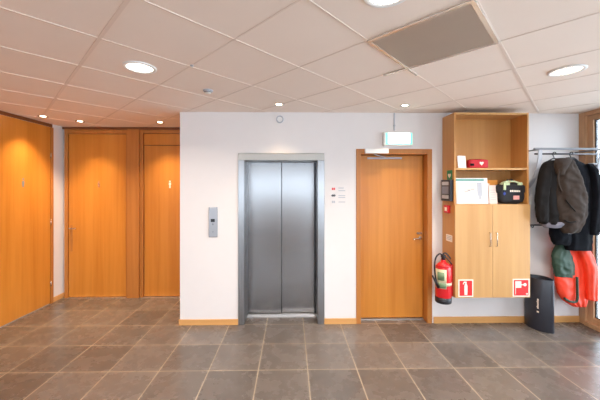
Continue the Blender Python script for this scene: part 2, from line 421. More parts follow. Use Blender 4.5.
bm = B(); box(bm, -0.150, 0.37, 4.243, 4.270, 0.02, 2.165, 0.002); obj('door_panel', bm, 'steeldoor', lift)
bm = B(); box(bm, -0.61, 0.353, 4.10, 4.285, 0.001, 0.012, 0.001)
for k in range(3): box(bm, -0.60, 0.345, 4.12+k*0.022, 4.128+k*0.022, 0.012, 0.014)
obj('sill', bm, 'alu', lift)
obj('seam_shade_strip', box(B(), -0.1355, -0.127, 4.21, 4.242, 0.02, 2.165), 'darkmetal', lift)  # dark strips added as painted shade in the door seam and jamb gap
obj('seam_shade_strip', box(B(), 0.333, 0.353, 4.215, 4.242, 0.02, 2.165), 'darkmetal', lift)
# steel call plate
cp = thing('call_panel', 'slim steel lift call plate with a dark display on the white wall', 'call panel', (-1.018, YW, 1.155))
obj('plate', box(B(), -1.077, -0.962, YW-0.018, YW, 1.155, 1.55, 0.005), 'platesteel', cp)
obj('display', box(B(), -1.048, -0.996, YW-0.0215, YW-0.0175, 1.355, 1.395, 0.001), 'blackplastic', cp)
bm = B(); cyl(bm, (-1.02, YW-0.0175, 1.325), (-1.02, YW-0.023, 1.325), 0.012); obj('button', bm, 'greyplastic', cp)
bm = B(); cyl(bm, (-1.02, YW-0.0175, 1.225), (-1.02, YW-0.020, 1.225), 0.008); obj('keyhole', bm, 'greyplastic', cp)
# direction notice beside the lift
ns = thing('notice', 'small white notice with three icons and faint grey lines right of the elevator', 'notice', (0.63, YW, 1.56))
obj('backing', box(B(), 0.52, 0.745, YW-0.003, YW, 1.545, 1.83, 0.001), 'wall', ns)
for i, (z, c) in enumerate(((1.787, 'signred'), (1.70, 'greyplastic'), (1.615, 'lightgrey'))):
    bm = B(); box(bm, 0.543, 0.562, YW-0.0045, YW-0.003, z-0.014, z+0.016); box(bm, 0.566, 0.585, YW-0.0045, YW-0.003, z-0.014, z+0.016)
    if i == 1: box(bm, 0.535, 0.593, YW-0.0045, YW-0.003, z-0.008, z+0.008)
    obj('icon', bm, c, ns)
for z in (1.80, 1.765, 1.70, 1.675, 1.615): obj('text_line', box(B(), 0.63, 0.72-0.02*(z > 1.79), YW-0.0042, YW-0.003, z-0.006, z+0.005), 'lightgrey', ns)
# round sensor above the lift
rs = thing('wall_sensor', 'small round white ring sensor high on the wall above the elevator', 'sensor', (-0.143, YW, 2.705))
def ring_y(bm, c, r0, r1, th):
    P = []
    for k in range(28):
        a = 2*PI*k/28; ca, sa = math.cos(a), math.sin(a)
        P.append([Vector((c[0]+r*ca, y, c[2]+r*sa)) for r, y in ((r0, c[1]), (r1, c[1]), (r1, c[1]-th), (r0, c[1]-th))])
    P.append(P[0]); return loft(bm, P, cap=False)
obj('ring', ring_y(B(), (-0.143, YW, 2.705), 0.036, 0.050, 0.02), 'lightgrey', rs)
bm = B(); cyl(bm, (-0.143, YW, 2.705), (-0.143, YW-0.012, 2.705), 0.036); obj('face', bm, 'whiteplastic', rs)

# ------------------------------------------------------------------ right door
bm = B(); box(bm, 0.932, 1.812, 4.022, 4.062, 0.025, 2.245, 0.002)
d4 = struct('door_4', bm, 'doorwood', loc=(0.93, 4.02, 0))
bm = B()
box(bm, 0.868, 0.928, YW-0.008, 4.07, 0, 2.318, 0.002); box(bm, 1.818, 1.880, YW-0.008, 4.07, 0, 2.318, 0.002); box(bm, 0.928, 1.818, YW-0.008, 4.07, 2.25, 2.318, 0.002)
obj('door_frame', bm, 'framewood', d4)
obj('threshold', box(B(), 0.93, 1.816, 4.0, 4.062, 0, 0.015, 0.002), 'alu', d4)
bm = B()
cyl(bm, (1.775, 4.021, 1.113), (1.775, 3.972, 1.113), 0.011); cyl(bm, (1.775, 4.021, 1.113), (1.775, 4.013, 1.113), 0.026)
tube(bm, [(1.775, 3.972, 1.113), (1.745, 3.965, 1.113), (1.655, 3.965, 1.110)], 0.010)
obj('door_handle', bm, 'chrome', d4)
bm = B(); box(bm, 1.725, 1.80, 4.012, 4.021, 1.165, 1.195, 0.002); obj('lock_rose', bm, 'chrome', d4)
bm = B(); box(bm, 0.975, 1.285, YW-0.055, YW-0.009, 2.255, 2.315, 0.004); cl = obj('door_closer', bm, 'whiteplastic', d4)
bm = B(); box(bm, 1.045, 1.515, 3.995, 4.021, 2.195, 2.218, 0.002); obj('closer_rail', bm, 'lightgrey', d4)
bm = B(); tube(bm, [(1.10, YW-0.03, 2.25), (1.12, YW-0.03, 2.236), (1.30, 4.0, 2.215)], 0.007, smooth_path=False); obj('closer_arm', bm, 'lightgrey', d4)

# ------------------------------------------------------------------ exit sign + conduit
ex = thing('exit_sign', 'glowing white and green emergency exit light box above the wooden door', 'exit sign', (1.41, YW, 2.36))
obj('housing', box(B(), 1.225, 1.60, YW-0.075, YW, 2.372, 2.550, 0.006), 'whiteplastic', ex)
bm = B(); box(bm, 1.245, 1.592, YW-0.0775, YW-0.074, 2.386, 2.535); obj('green_panel', bm, 'exitgreen', ex)
bm = B(); box(bm, 1.275, 1.563, YW-0.080, YW-0.0774, 2.400, 2.535); obj('light_face', bm, 'exitglow', ex)
bm = B()
poly(bm, disc_pts(1.40, 2.507, 0.009), 'y', YW-0.0802, 0.001)
poly(bm, [(1.385, 2.492), (1.41, 2.492), (1.425, 2.465), (1.41, 2.46), (1.415, 2.44), (1.43, 2.415), (1.42, 2.412), (1.40, 2.44), (1.385, 2.412), (1.37, 2.412), (1.39, 2.45)], 'y', YW-0.0802, 0.001)
poly(bm, [(1.46, 2.462), (1.50, 2.462), (1.50, 2.445), (1.53, 2.470), (1.50, 2.495), (1.50, 2.478), (1.46, 2.478)], 'y', YW-0.0802, 0.001)
obj('running_figure', bm, 'exitglow', ex)
ex.location.z -= 0.018; ex.location.x -= 0.008
cd = thing('cable_conduit', 'thin grey cable conduit running from ceiling down to the exit sign', 'conduit', (1.372, YW, 2.55))
obj('pipe', box(B(), 1.366, 1.380, YW-0.012, YW, 2.56, H-0.002, 0.002), 'lightgrey', cd)
obj('clip', box(B(), 1.360, 1.386, YW-0.016, YW, 2.62, 2.64, 0.002), 'lightgrey', cd)

# ------------------------------------------------------------------ wall cabinet
CX0, CX1, CF = 2.02, 2.955, 3.61
cab = thing('wall_cabinet', 'tall beech wall cabinet with two open shelves above a pair of doors', 'cabinet', (2.4875, 3.75, 0.447))
T = 0.020
bm = B()
box(bm, CX0, CX0+T, CF+0.002, YW-0.001, 0.447, 2.735, 0.001); box(bm, CX1-T, CX1, CF+0.002, YW-0.001, 0.447, 2.735, 0.001)
obj('side_panel', bm, 'cabside', cab)
obj('top_board', box(B(), CX0+T, CX1-T, CF+0.002, YW-0.001, 2.712, 2.735, 0.001), 'cabwood', cab)
obj('bottom_board', box(B(), CX0+T, CX1-T, CF+0.002, YW-0.001, 0.447, 0.467, 0.001), 'cabwood', cab)
obj('back_panel', box(B(), CX0+T, CX1-T, YW-0.012, YW-0.001, 0.467, 2.712), 'cabside', cab)
obj('shelf', box(B(), CX0+T, CX1-T, CF+0.004, YW-0.012, 2.026, 2.048, 0.001), 'cabwood', cab)
obj('shelf', box(B(), CX0+T, CX1-T, CF+0.004, YW-0.012, 1.578, 1.600, 0.001), 'cabwood', cab)
obj('door', box(B(), CX0+0.001, 2.4835, CF-0.019, CF+0.001, 0.449, 1.596, 0.0015), 'cabwood', cab)
da = [c for c in cab.children if c.name.startswith('door')][-1]
db = obj('door', box(B(), 2.4865, CX1-0.001, CF-0.019, CF+0.001, 0.449, 1.596, 0.0015), 'cabwood', cab)
for x, par in ((2.445, da), (2.528, db)):
    bm = B(); tube(bm, [(x, CF-0.02, 1.25), (x, CF-0.044, 1.247), (x, CF-0.044, 1.085), (x, CF-0.02, 1.082)], 0.0055, smooth_path=False); obj('handle', bm, 'chrome', par)
# red square signs on the doors
def sign_base(name, label, x0, x1, z0, z1):
    t = thing(name, label, 'sign', ((x0+x1)/2, CF-0.019, z0))
    bm = B(); box(bm, x0, x1, CF-0.0215, CF-0.0192, z0, z1); obj('border', bm, 'signwhite', t)
    bm = B(); b = 0.014; box(bm, x0+b, x1-b, CF-0.023, CF-0.0215, z0+b, z1-b); obj('red_field', bm, 'signred', t)
    return t
t = sign_base('fire_extinguisher_sign', 'red square sign with white extinguisher symbol on left cabinet door', 2.058, 2.243, 0.462, 0.675)
yy = CF-0.023; bm = B()
poly(bm, [(2.132, 0.487), (2.168, 0.487), (2.170, 0.600), (2.160, 0.622), (2.140, 0.622), (2.131, 0.600)], 'y', yy, 0.001)
poly(bm, [(2.143, 0.622), (2.157, 0.622), (2.160, 0.650), (2.130, 0.652), (2.112, 0.628), (2.118, 0.610), (2.126, 0.630), (2.143, 0.638)], 'y', yy, 0.001)
obj('extinguisher_symbol', bm, 'signwhite', t)
t = sign_base('fire_equipment_sign', 'red square sign with white box and handle symbol on right cabinet door', 2.735, 2.945, 0.460, 0.680)
bm = B(); poly(bm, [(2.765, 0.570), (2.840, 0.570), (2.840, 0.650), (2.765, 0.650)], 'y', yy, 0.001)
poly(bm, [(2.84, 0.603), (2.87, 0.603), (2.87, 0.613), (2.84, 0.613)], 'y', yy, 0.001)
poly(bm, disc_pts(2.886, 0.608, 0.020), 'y', yy, 0.001)
poly(bm, [(2.765, 0.490), (2.772, 0.490), (2.772, 0.570), (2.765, 0.570)], 'y', yy, 0.001)
obj('box_and_handle_symbol', bm, 'signwhite', t); bm = B()
poly(bm, [(2.90, 0.487), (2.922, 0.487), (2.922, 0.503), (2.90, 0.503)], 'y', yy, 0.001)
obj('flame_symbol', bm, 'signwhite', t)
# things mounted on the side of the cabinet
X = CX0
t = thing('defibrillator_sign', 'green sign with white heart above the black box on cabinet side', 'sign', (X, 3.71, 1.9))
obj('plate', box(B(), X-0.004, X-0.0005, 3.655, 3.775, 1.895, 2.025, 0.001), 'signgreen', t)
bm = B(); poly(bm, heart(3.715, 1.957, 0.034), 'x', X-0.004, 0.0015); obj('heart_symbol', bm, 'signwhite', t)
t = thing('control_box', 'black framed box with grey display panels on the cabinet side', 'control box', (X, 3.74, 1.64))
obj('housing', box(B(), X-0.045, X-0.0005, 3.63, 3.845, 1.635, 1.905, 0.006), 'blackplastic', t)
bm = B(); box(bm, X-0.048, X-0.0448, 3.66, 3.815, 1.725, 1.82); obj('display', bm, 'glassdark', t)
bm = B(); box(bm, X-0.048, X-0.0448, 3.66, 3.815, 1.835, 1.880); obj('label_plate', bm, 'lightgrey', t)
bm = B(); box(bm, X-0.048, X-0.0448, 3.66, 3.815, 1.665, 1.710); obj('label_plate', bm, 'lightgrey', t)
t = thing('alarm_call_point', 'small red fire alarm button box with white centre on cabinet side', 'fire alarm', (X, 3.75, 1.48))
obj('housing', box(B(), X-0.035, X-0.0005, 3.695, 3.80, 1.48, 1.58, 0.006), 'red', t)
bm = B(); box(bm, X-0.037, X-0.0348, 3.722, 3.772, 1.507, 1.553); obj('button', bm, 'signwhite', t)
t = thing('label_card', 'small white label card under the red alarm button on cabinet side', 'label', (X, 3.73, 1.12))
obj('card', box(B(), X-0.003, X-0.0005, 3.655, 3.80, 1.12, 1.205), 'signwhite', t)
for z in (1.185, 1.165, 1.145): obj('text_line', box(B(), X-0.0036, X-0.003, 3.67, 3.785, z-0.004, z+0.004), 'lightgrey', t)

# ------------------------------------------------------------------ things on the cabinet shelves
z = 2.048
t = thing('leaflet_stand', 'white card standing at the left end of the top shelf', 'card', (2.10, 3.70, z))
mt = Matrix.Translation((2.145, 3.66, z+0.003)) @ Matrix.Rotation(0.12, 4, 'Z') @ Matrix.Rotation(-0.12, 4, 'X')
obj('card', box(B(), -0.052, 0.058, -0.003, 0.003, 0, 0.155, mtx=mt), 'paper', t)
bm = B()
for k in range(4): box(bm, -0.035, 0.035, -0.0045, -0.003, 0.125-k*0.022, 0.131-k*0.022, mtx=mt)
obj('print', bm, 'lightgrey', t)
bm = B(); box(bm, -0.045, 0.05, 0.004, 0.05, 0, 0.006, mtx=Matrix.Translation((2.145, 3.66, z))); obj('foot', bm, 'paper', t)
t = thing('first_aid_pouch', 'red zipped pouch with a white heart lying on the top shelf', 'pouch', (2.305, 3.70, z))
def soft(sx, sy, sz, mtx, e=4, amp=0.006, seed=0, bm=None, n=28, mz=10):
    bm = bm or B(); rings = []
    for j in range(mz+1):
        w = -1+2*j/mz; f = max(0.02, (1-abs(w)**e))**(1/e); ring = []
        for k in range(n):
            a = 2*PI*k/n; ca, sa = math.cos(a), math.sin(a)
            x = math.copysign(abs(ca)**0.3, ca)*sx*f; y = math.copysign(abs(sa)**0.6, sa)*sy*f
            p = Vector((x, y, (w+1)*sz))
            q = noise.noise(p*9+Vector((seed, 0, 0)))*amp
            p.x += q*ca; p.y += q*sa
            ring.append(mtx @ p)
        rings.append(ring)
    return loft(bm, rings)
mt = Matrix.Translation((2.308, 3.70, z)) @ Matrix.Rotation(-0.03, 4, 'Z')
obj('pouch_body', soft(0.125, 0.05, 0.056, mt, e=9, amp=0.004, mz=18), 'pouchred', t)
bm = B(); poly(bm, heart(2.33, 2.108, 0.026), 'y', 3.648, 0.0025); obj('heart_symbol', bm, 'signwhite', t)
bm = B(); tube(bm, [(2.20, 3.69, z+0.110), (2.305, 3.688, z+0.116), (2.41, 3.69, z+0.110)], 0.003); obj('zipper', bm, 'jdark', t)
bm = B(); box(bm, 2.192, 2.24, 3.652, 3.658, z+0.03, z+0.06, 0.002); obj('pull_tab', bm, 'jdark', t)
t.location.x += 0.055
z = 1.600
t = thing('ring_binder', 'large white board book with teal top band leaning on the middle shelf', 'binder', (2.24, 3.68, z))
mt = Matrix.Translation((2.245, 3.655, z+0.002)) @ Matrix.Rotation(-0.09, 4, 'X')
obj('cover', box(B(), -0.20, 0.205, 0, 0.035, 0, 0.325, 0.002, mtx=mt), 'paper', t)
bm = B(); box(bm, -0.198, 0.16, -0.002, 0.0, 0.285, 0.315, mtx=mt); obj('teal_band', bm, 'teal', t)
bm = B(); box(bm, 0.07, 0.13, -0.002, 0.0, 0.10, 0.27, mtx=mt); box(bm, 0.085, 0.115, -0.002, 0.0, 0.06, 0.10, mtx=mt); obj('grey_stripe', bm, 'lightgrey', t)
bm = B(); box(bm, -0.195, 0.065, -0.0015, 0.0, 0.02, 0.27, mtx=mt); obj('printed_sheet', bm, 'pinkpaper', t)
bm = B(); box(bm, -0.055, -0.02, -0.0025, -0.0015, 0.165, 0.175, mtx=mt); box(bm, -0.01, 0.03, -0.0025, -0.0015, 0.18, 0.186, mtx=mt); box(bm, -0.09, -0.05, -0.0025, -0.0015, 0.15, 0.155, mtx=mt); obj('print', bm, 'greyplastic', t)
t.location.x += 0.03
t = thing('document_box', 'orange file box at the back of the middle shelf behind the black bag', 'box', (2.53, 3.81, z))
obj('box_body', box(B(), 2.44, 2.66, 3.79, 3.885, z, z+0.30, 0.003), 'orangeboard', t)
obj('label', box(B(), 2.47, 2.55, 3.7885, 3.79, z+0.2, z+0.26), 'signwhite', t)
t.location.x += 0.03; t.location.y -= 0.0
t = thing('brochure', 'pale pink brochure standing between the white binder and the black bag', 'brochure', (2.51, 3.66, z))
mt = Matrix.Translation((2.515, 3.665, z+0.001)) @ Matrix.Rotation(-0.10, 4, 'X')
obj('cover', box(B(), -0.052, 0.052, 0, 0.008, 0, 0.235, mtx=mt), 'pinkpaper', t)
bm = B()
for k in range(5): box(bm, -0.035, 0.03, -0.0015, 0, 0.05+k*0.03, 0.056+k*0.03, mtx=mt)
obj('print', bm, 'lightgrey', t)
t.location.x += 0.034
t = thing('defibrillator_bag', 'black carry bag with pale green straps and a pink badge on the middle shelf', 'bag', (2.745, 3.70, z))
mt = Matrix.Translation((2.745, 3.70, z))
obj('bag_body', soft(0.165, 0.068, 0.132, mt, e=5, amp=0.012, seed=3), 'bagblack', t)
for xx in (2.59, 2.90): obj('side_pocket', soft(0.028, 0.055, 0.055, Matrix.Translation((xx, 3.70, z+0.13)), seed=xx), 'bagblack', t)
def ribbon(bm, pts, w, th, mi=0):
    P = [Vector(p) for p in pts]; rings = []
    for i, p in enumerate(P):
        d = (P[min(i+1, len(P)-1)]-P[max(i-1, 0)]).normalized(); s = Vector((0, 1, 0)); nn = d.cross(s).normalized()
        rings.append([p+s*w/2+nn*th/2, p-s*w/2+nn*th/2, p-s*w/2-nn*th/2, p+s*w/2-nn*th/2])
    return loft(bm, rings, mi, smooth=False)
bm = B(); ribbon(bm, [(2.62, 3.68, z+0.235), (2.655, 3.68, z+0.270), (2.70, 3.68, z+0.283), (2.77, 3.68, z+0.283), (2.83, 3.68, z+0.272), (2.875, 3.68, z+0.24)], 0.05, 0.016)
box(bm, 2.618, 2.648, 3.618, 3.634, z+0.175, z+0.262, 0.004)
box(bm, 2.655, 2.70, 3.625, 3.64, z+0.235, z+0.27, 0.004); box(bm, 2.80, 2.86, 3.625, 3.64, z+0.235, z+0.27, 0.004)
obj('strap', bm, 'bagstrap', t)
bm = B(); ribbon(bm, [(2.70, 3.68, z+0.285), (2.71, 3.68, z+0.305), (2.76, 3.68, z+0.307), (2.775, 3.68, z+0.285)], 0.03, 0.01); obj('carry_handle', bm, 'bagblack', t)
bm = B()
x = 2.705
for w_, h_ in ((0.016, 0.024), (0.012, 0.026), (0.014, 0.024), (0.018, 0.022), (0.016, 0.022), (0.014, 0.02)):
    box(bm, x, x+w_, 3.6275, 3.633, z+0.150, z+0.150+h_); x += w_+0.007
obj('lettering', bm, 'signwhite', t)
obj('pink_badge', box(B(), 2.745, 2.822, 3.6275, 3.633, z+0.055, z+0.105, 0.002), 'bagpink', t)
bm = B()
st = []
for k in range(12):
    a = PI/2+2*PI*k/12; r = 0.022 if k % 2 == 0 else 0.012; st.append((2.635+r*math.cos(a), z+0.13+r*math.sin(a)))
poly(bm, st, 'y', 3.634, 0.006); obj('star_badge', bm, 'bagblue', t)

t.location.x += 0.028
# ------------------------------------------------------------------ fire extinguisher on the cabinet side
ec = (1.905, 3.655)
t = thing('fire_extinguisher', 'red fire extinguisher with cream and green label and black hose', 'fire extinguisher', (ec[0], ec[1], 0.375))
obj('cylinder', lathe(B(), (ec[0], ec[1], 0.375), [(0, 0.035), (0.086, 0.035), (0.093, 0.05), (0.093, 0.40), (0.088, 0.44), (0.068, 0.475), (0.038, 0.50), (0.028, 0.505), (0.028, 0.53), (0, 0.53)]), 'red', t)
obj('base_ring', lathe(B(), (ec[0], ec[1], 0.375), [(0, 0.0), (0.088, 0.0), (0.094, 0.008), (0.0955, 0.075), (0.0935, 0.075), (0.0, 0.03)]), 'blackplastic', t)
def arc_band(bm, c, r, a0, a1, z0, z1, th=0.0015, n=18):
    rings = []
    for k in range(n+1):
        a = math.radians(a0+(a1-a0)*k/n); ca, sa = math.cos(a), math.sin(a)
        rings.append([Vector((c[0]+rr*ca, c[1]+rr*sa, zz)) for rr, zz in ((r, z0), (r+th, z0), (r+th, z1), (r, z1))])
    return loft(bm, rings)
obj('label', arc_band(arc_band(B(), ec, 0.0933, 180, 265, 0.565, 0.80), ec, 0.0933, 265, 345, 0.60, 0.635), 'label', t)
bm = B(); arc_band(bm, ec, 0.0948, 200, 250, 0.665, 0.765, 0.001); arc_band(bm, ec, 0.0948, 205, 262, 0.575, 0.635, 0.001); obj('green_label_field', bm, 'sageg', t)
bm = B(); cyl(bm, (ec[0], ec[1], 0.905), (ec[0], ec[1], 0.955), 0.022); box(bm, ec[0]-0.02, ec[0]+0.02, ec[1]-0.03, ec[1]+0.03, 0.93, 0.965, 0.005); obj('valve', bm, 'darkmetal', t)
bm = B(); tube(bm, [(ec[0]-0.01, ec[1], 0.965), (ec[0]+0.02, ec[1]-0.02, 0.99), (ec[0]+0.075, ec[1]-0.035, 0.925)], 0.009); obj('trigger', bm, 'darkmetal', t)
bm = B(); tube(bm, [(ec[0], ec[1]-0.01, 0.95), (ec[0]+0.03, ec[1]-0.035, 0.93), (ec[0]+0.085, ec[1]-0.045, 0.855)], 0.008); obj('carry_handle', bm, 'darkmetal', t)
bm = B(); tube(bm, [(ec[0]-0.015, ec[1]-0.01, 0.955), (ec[0]-0.06, ec[1]-0.03, 0.985), (ec[0]-0.115, ec[1]-0.045, 0.94), (ec[0]-0.135, ec[1]-0.05, 0.84), (ec[0]-0.125, ec[1]-0.05, 0.72), (ec[0]-0.105, ec[1]-0.045, 0.62)], 0.0095)
obj('hose', bm, 'blackplastic', t)
bm = B(); cyl(bm, (ec[0]-0.16, ec[1]-0.05, 0.72), (ec[0]-0.085, ec[1]-0.05, 0.575), 0.010, 0.018); obj('nozzle', bm, 'blackplastic', t)
bm = B(); arc_band(bm, ec, 0.0936, 150, 390, 0.83, 0.842, 0.003, 30); box(bm, ec[0]+0.095, CX0-0.001, ec[1]-0.012, ec[1]+0.012, 0.45, 0.85, 0.002); obj('bracket', bm, 'red', t)

# ------------------------------------------------------------------ umbrella bin
bc = Vector((3.172, 3.725)); dv = Vector((0.42, -0.91)).normalized(); nv = Vector((-dv.y, dv.x))
def lens(s, wn, off=Vector((0, 0)), n=15):
    P = []
    L = 0.158*s
    for k in range(n):
        u = -1+2*k/(n-1); P.append(bc+off+dv*u*L*1.0-nv*wn*(1-u*u)*1.0)
    for k in range(n):
        u = 1-2*k/(n-1); P.append(bc+off+dv*u*L+nv*(wn*1.5)*(1-u*u)+nv*0.02)
    return P
t = thing('umbrella_bin', 'tall dark curved umbrella bin with white sideways lettering on the floor', 'umbrella stand', (bc.x, bc.y, 0))
hh = 0.655
rings = [[Vector((p.x, p.y, zz)) for p in lens(s, w_)] for zz, s, w_ in ((0, 0.99, 0.078), (0.006, 1, 0.08), (hh-0.004, 1, 0.08), (hh, 0.99, 0.078), (hh, 0.96, 0.072), (hh-0.004, 0.955, 0.071), (0.03, 0.95, 0.07))]
obj('bin_body', loft(B(), rings), 'binplastic', t)
bm = B(); R0 = [[Vector((p.x, p.y, zz)) for p in lens(0.93, 0.066)] for zz in (0.031, 0.04)]
obj('drip_tray', loft(bm, R0), 'blackplastic', t)
# lettering on the face that bulges towards the room
bm = B(); out = -nv
base = Vector((bc.x, bc.y, 0))+Vector((out.x, out.y, 0))*0.0806
mt3 = Matrix((( 0, -dv.x*-1, out.x, 0), (0, -dv.y*-1, out.y, 0), (1, 0, 0, 0), (0, 0, 0, 1)))
mt3 = Matrix.Translation(base+Vector((dv.x*0.03+nv.x*0.003, dv.y*0.03+nv.y*0.003, 0.345))) @ Matrix(((0, -dv.x, out.x, 0), (0, -dv.y, out.y, 0), (1, 0, 0, 0), (0, 0, 0, 1)))
for k, (u, w_, h_) in enumerate(((-0.065, .014, .016), (-0.047, .010, .022), (-0.033, .014, .015), (-0.015, .010, .016), (-0.001, .013, .016), (0.016, .008, .024), (0.028, .012, .016), (0.044, .013, .016))):
    box(bm, u, u+w_, -0.008, -0.008+h_, -0.0005, 0.0012, mtx=mt3)
obj('lettering', bm, 'signwhite', t)
obj('logo', box(B(), -0.115, -0.095, -0.010, 0.012, -0.0005, 0.0012, mtx=mt3), 'signwhite', t)
bm = B(); box(bm, 0.145, 0.160, 0.015, 0.03, -0.002, 0.0012, mtx=mt3); obj('rivet', bm, 'greyplastic', t)

# ------------------------------------------------------------------ window on the right
def window(name, y0, y1, first=False):
    w = bpy.data.objects.new(name, None); C.objects.link(w); w.location = (XR, (y0+y1)/2, 0); w['kind'] = 'structure'
    bm = B()
    box(bm, XR-0.012, XR+0.16, y1-0.085, y1, 0, H-0.001, 0.003)
    box(bm, XR-0.012, XR+0.16, y0, y0+0.06, 0, H-0.001, 0.003)
    box(bm, XR-0.012, XR+0.16, y0+0.06, y1-0.085, 2.745, H-0.001, 0.003); box(bm, XR-0.03, XR+0.16, y0+0.06, y1-0.085, 0, 0.055, 0.003)
    obj('window_frame', bm, 'winwood', w)
    bm = B()
    a, b = y0+0.061, y1-0.086
    box(bm, XR+0.02, XR+0.09, b-0.075, b, 0.056, 2.744, 0.003); box(bm, XR+0.02, XR+0.09, a, a+0.075, 0.056, 2.744, 0.003)
    box(bm, XR+0.02, XR+0.09, a+0.075, b-0.075, 2.68, 2.744, 0.003); box(bm, XR+0.02, XR+0.09, a+0.075, b-0.075, 0.056, 0.125, 0.003)
    obj('sash', bm, 'winwood', w)
    bm = B(); a += 0.0755; b -= 0.0755
    box(bm, XR+0.045, XR+0.07, b-0.012, b, 0.126, 2.679); box(bm, XR+0.045, XR+0.07, a, a+0.012, 0.126, 2.679)
    box(bm, XR+0.045, XR+0.07, a+0.012, b-0.012, 2.667, 2.679); box(bm, XR+0.045, XR+0.07, a+0.012, b-0.012, 0.126, 0.138)
    obj('gasket', bm, 'blackplastic', w)
    obj('pane', box(B(), XR+0.052, XR+0.062, a+0.013, b-0.013, 0.139, 2.666), 'glass', w)
ys = [3.898, 2.35, 0.80, -0.75, -2.30, -3.85]
for i in range(5): window('window_%d' % (i+1), ys[i+1]+0.002, ys[i])
# rear windows behind the camera: two tall ones and a high strip between them
for i, (x0, x1, z0) in enumerate(((-3.5, -2.1, 0.3), (1.3, 3.5, 0.3), (-2.1, 1.3, 1.5))):
    w = bpy.data.objects.new('window_%d' % (i+6), None); C.objects.link(w); w.location = ((x0+x1)/2, YR-0.1, z0); w['kind'] = 'structure'
    x0 += 0.002; x1 -= 0.002; z0 += 0.002; z1 = 2.448; bm = B()
    box(bm, x0, x1, YR-0.12, YR-0.04, z0, z0+0.055); box(bm, x0, x1, YR-0.12, YR-0.04, z1-0.055, z1)
    box(bm, x0, x0+0.055, YR-0.12, YR-0.04, z0+0.055, z1-0.055); box(bm, x1-0.055, x1, YR-0.12, YR-0.04, z0+0.055, z1-0.055)
    obj('window_frame', bm, 'winwood', w)
    obj('pane', box(B(), x0+0.01, x1-0.01, YR-0.13, YR-0.122, z0+0.01, z1-0.01), 'glass', w)
# pale terrace deck outside
bm = B(); box(bm, 4.12, 14, -12, 12, -0.25, -0.05); box(bm, -12, 4.12, -12, -4.2, -0.25, -0.05); struct('ground', bm, 'paving')

# ------------------------------------------------------------------ coat rack
rk = thing('coat_rack', 'grey metal coat rack with an upper rail, hanging rod and lower bar', 'coat rack', (3.4, 3.7, 1.3))
for x0 in (3.035, 3.80):
    bm = B(); P = [(3.57, 2.285), (3.575, 2.18), (3.60, 2.05), (3.65, 1.93), (3.74, 1.82), (3.885, 1.74)]
    rr = [[Vector((x0, y-0.012, z-0.004)), Vector((x0+0.045, y-0.012, z-0.004)), Vector((x0+0.045, y, z+0.004)), Vector((x0, y, z+0.004))] for y, z in P]
    loft(bm, rr, smooth=False); obj('side_bracket', bm, 'lightgrey', rk)
    obj('wall_arm', box(B(), x0+0.015, x0+0.030, 3.57, 3.899, 2.268, 2.284, 0.002), 'greyplastic', rk)
obj('front_rail', box(B(), 2.975, 3.845, 3.548, 3.572, 2.268, 2.292, 0.004), 'greyplastic', rk)
bm = B(); cyl(bm, (3.70, 3.60, 2.10), (3.845, 3.60, 2.10), 0.010); obj('end_bar', bm, 'lightgrey', rk)
bm = B(); cyl(bm, (3.02, 3.60, 2.222), (3.82, 3.60, 2.222), 0.010); obj('hanging_rod', bm, 'darkmetal', rk)
bm = B(); cyl(bm, (2.985, 3.80, 1.315), (3.835, 3.80, 1.315), 0.010)
for x in (3.12, 3.62): tube(bm, [(x, 3.80, 1.315), (x, 3.75, 1.29), (x, 3.74, 1.33)], 0.006)
obj('lower_bar', bm, 'darkmetal', rk)

def hanger(cx, cy, zrod, w, drop, label, ang=0.0):
    t = thing('coat_hanger', label, 'hanger', (cx, cy, zrod))
    R = Matrix.Translation((cx, cy, zrod)) @ Matrix.Rotation(ang, 4, 'Z')
    bm = B(); tube(bm, [R @ Vector(p) for p in ((0.0, -0.024, -0.01), (0.0, -0.018, 0.016), (0.0, 0.006, 0.020), (0, 0.018, -0.004), (0, 0.004, -0.03), (0, 0, -0.055))], 0.005)
    obj('hook', bm, 'blackplastic', t)
    bm = B(); tube(bm, [R @ Vector(p) for p in ((-w, 0, -drop), (-w*0.5, 0, -0.055-(drop-0.055)*0.4), (0, 0, -0.055), (w*0.5, 0, -0.055-(drop-0.055)*0.4), (w, 0, -drop))], 0.008)
    obj('arm', bm, 'blackplastic', t)
def cloth(bm, secs, n=72, folds=9, amp=0.010, seed=0, ang=0.0, sub=9, wr=0.007):
    # secs: (z, left x, right x, centre y, half depth), smoothed; vertical folds plus cross wrinkles
    K = [tuple(map(float, q)) for q in secs]; rows = []
    for i in range(len(K)-1):
        a, b, c, d = K[max(0, i-1)], K[i], K[i+1], K[min(len(K)-1, i+2)]
        for k in range(sub):
            t_ = k/sub; rows.append([0.5*(2*b[j]+(c[j]-a[j])*t_+(2*a[j]-5*b[j]+4*c[j]-d[j])*t_**2+(3*b[j]-a[j]-3*c[j]+d[j])*t_**3) for j in range(5)])
    rows.append(list(K[-1]))
    zt = K[0][0]; zb = K[-1][0]; rings = []
    for (z_, xl, xr, cy, hd) in rows:
        cx = (xl+xr)/2; hw = (xr-xl)/2
        g = 0.25+0.75*(zt-z_)/(zt-zb+1e-6); ring = []
        for k in range(n):
            a = 2*PI*k/n; ca, sa = math.cos(a), math.sin(a)
            x = math.copysign(abs(ca)**0.8, ca)*hw; y = math.copysign(abs(sa)**0.8, sa)*hd
            q = math.sin(a*folds+seed+2.5*noise.noise(Vector((z_*3, seed, 0))))*amp*g
            w1 = noise.noise(Vector((x*7+seed+z_*4, y*7, z_*9))); w2 = noise.noise(Vector((x*16-z_*9+seed, y*9, z_*13)))
            q += (0.5-abs(w1)*2)*wr*0.9+(0.4-abs(w2)*2)*wr*0.7
            ring.append(Vector((cx+x+q*ca*0.5, cy+y+q*sa, z_+noise.noise(Vector((x*6, seed, z_*3)))*0.010)))
        rings.append(ring)
    return loft(bm, rings)
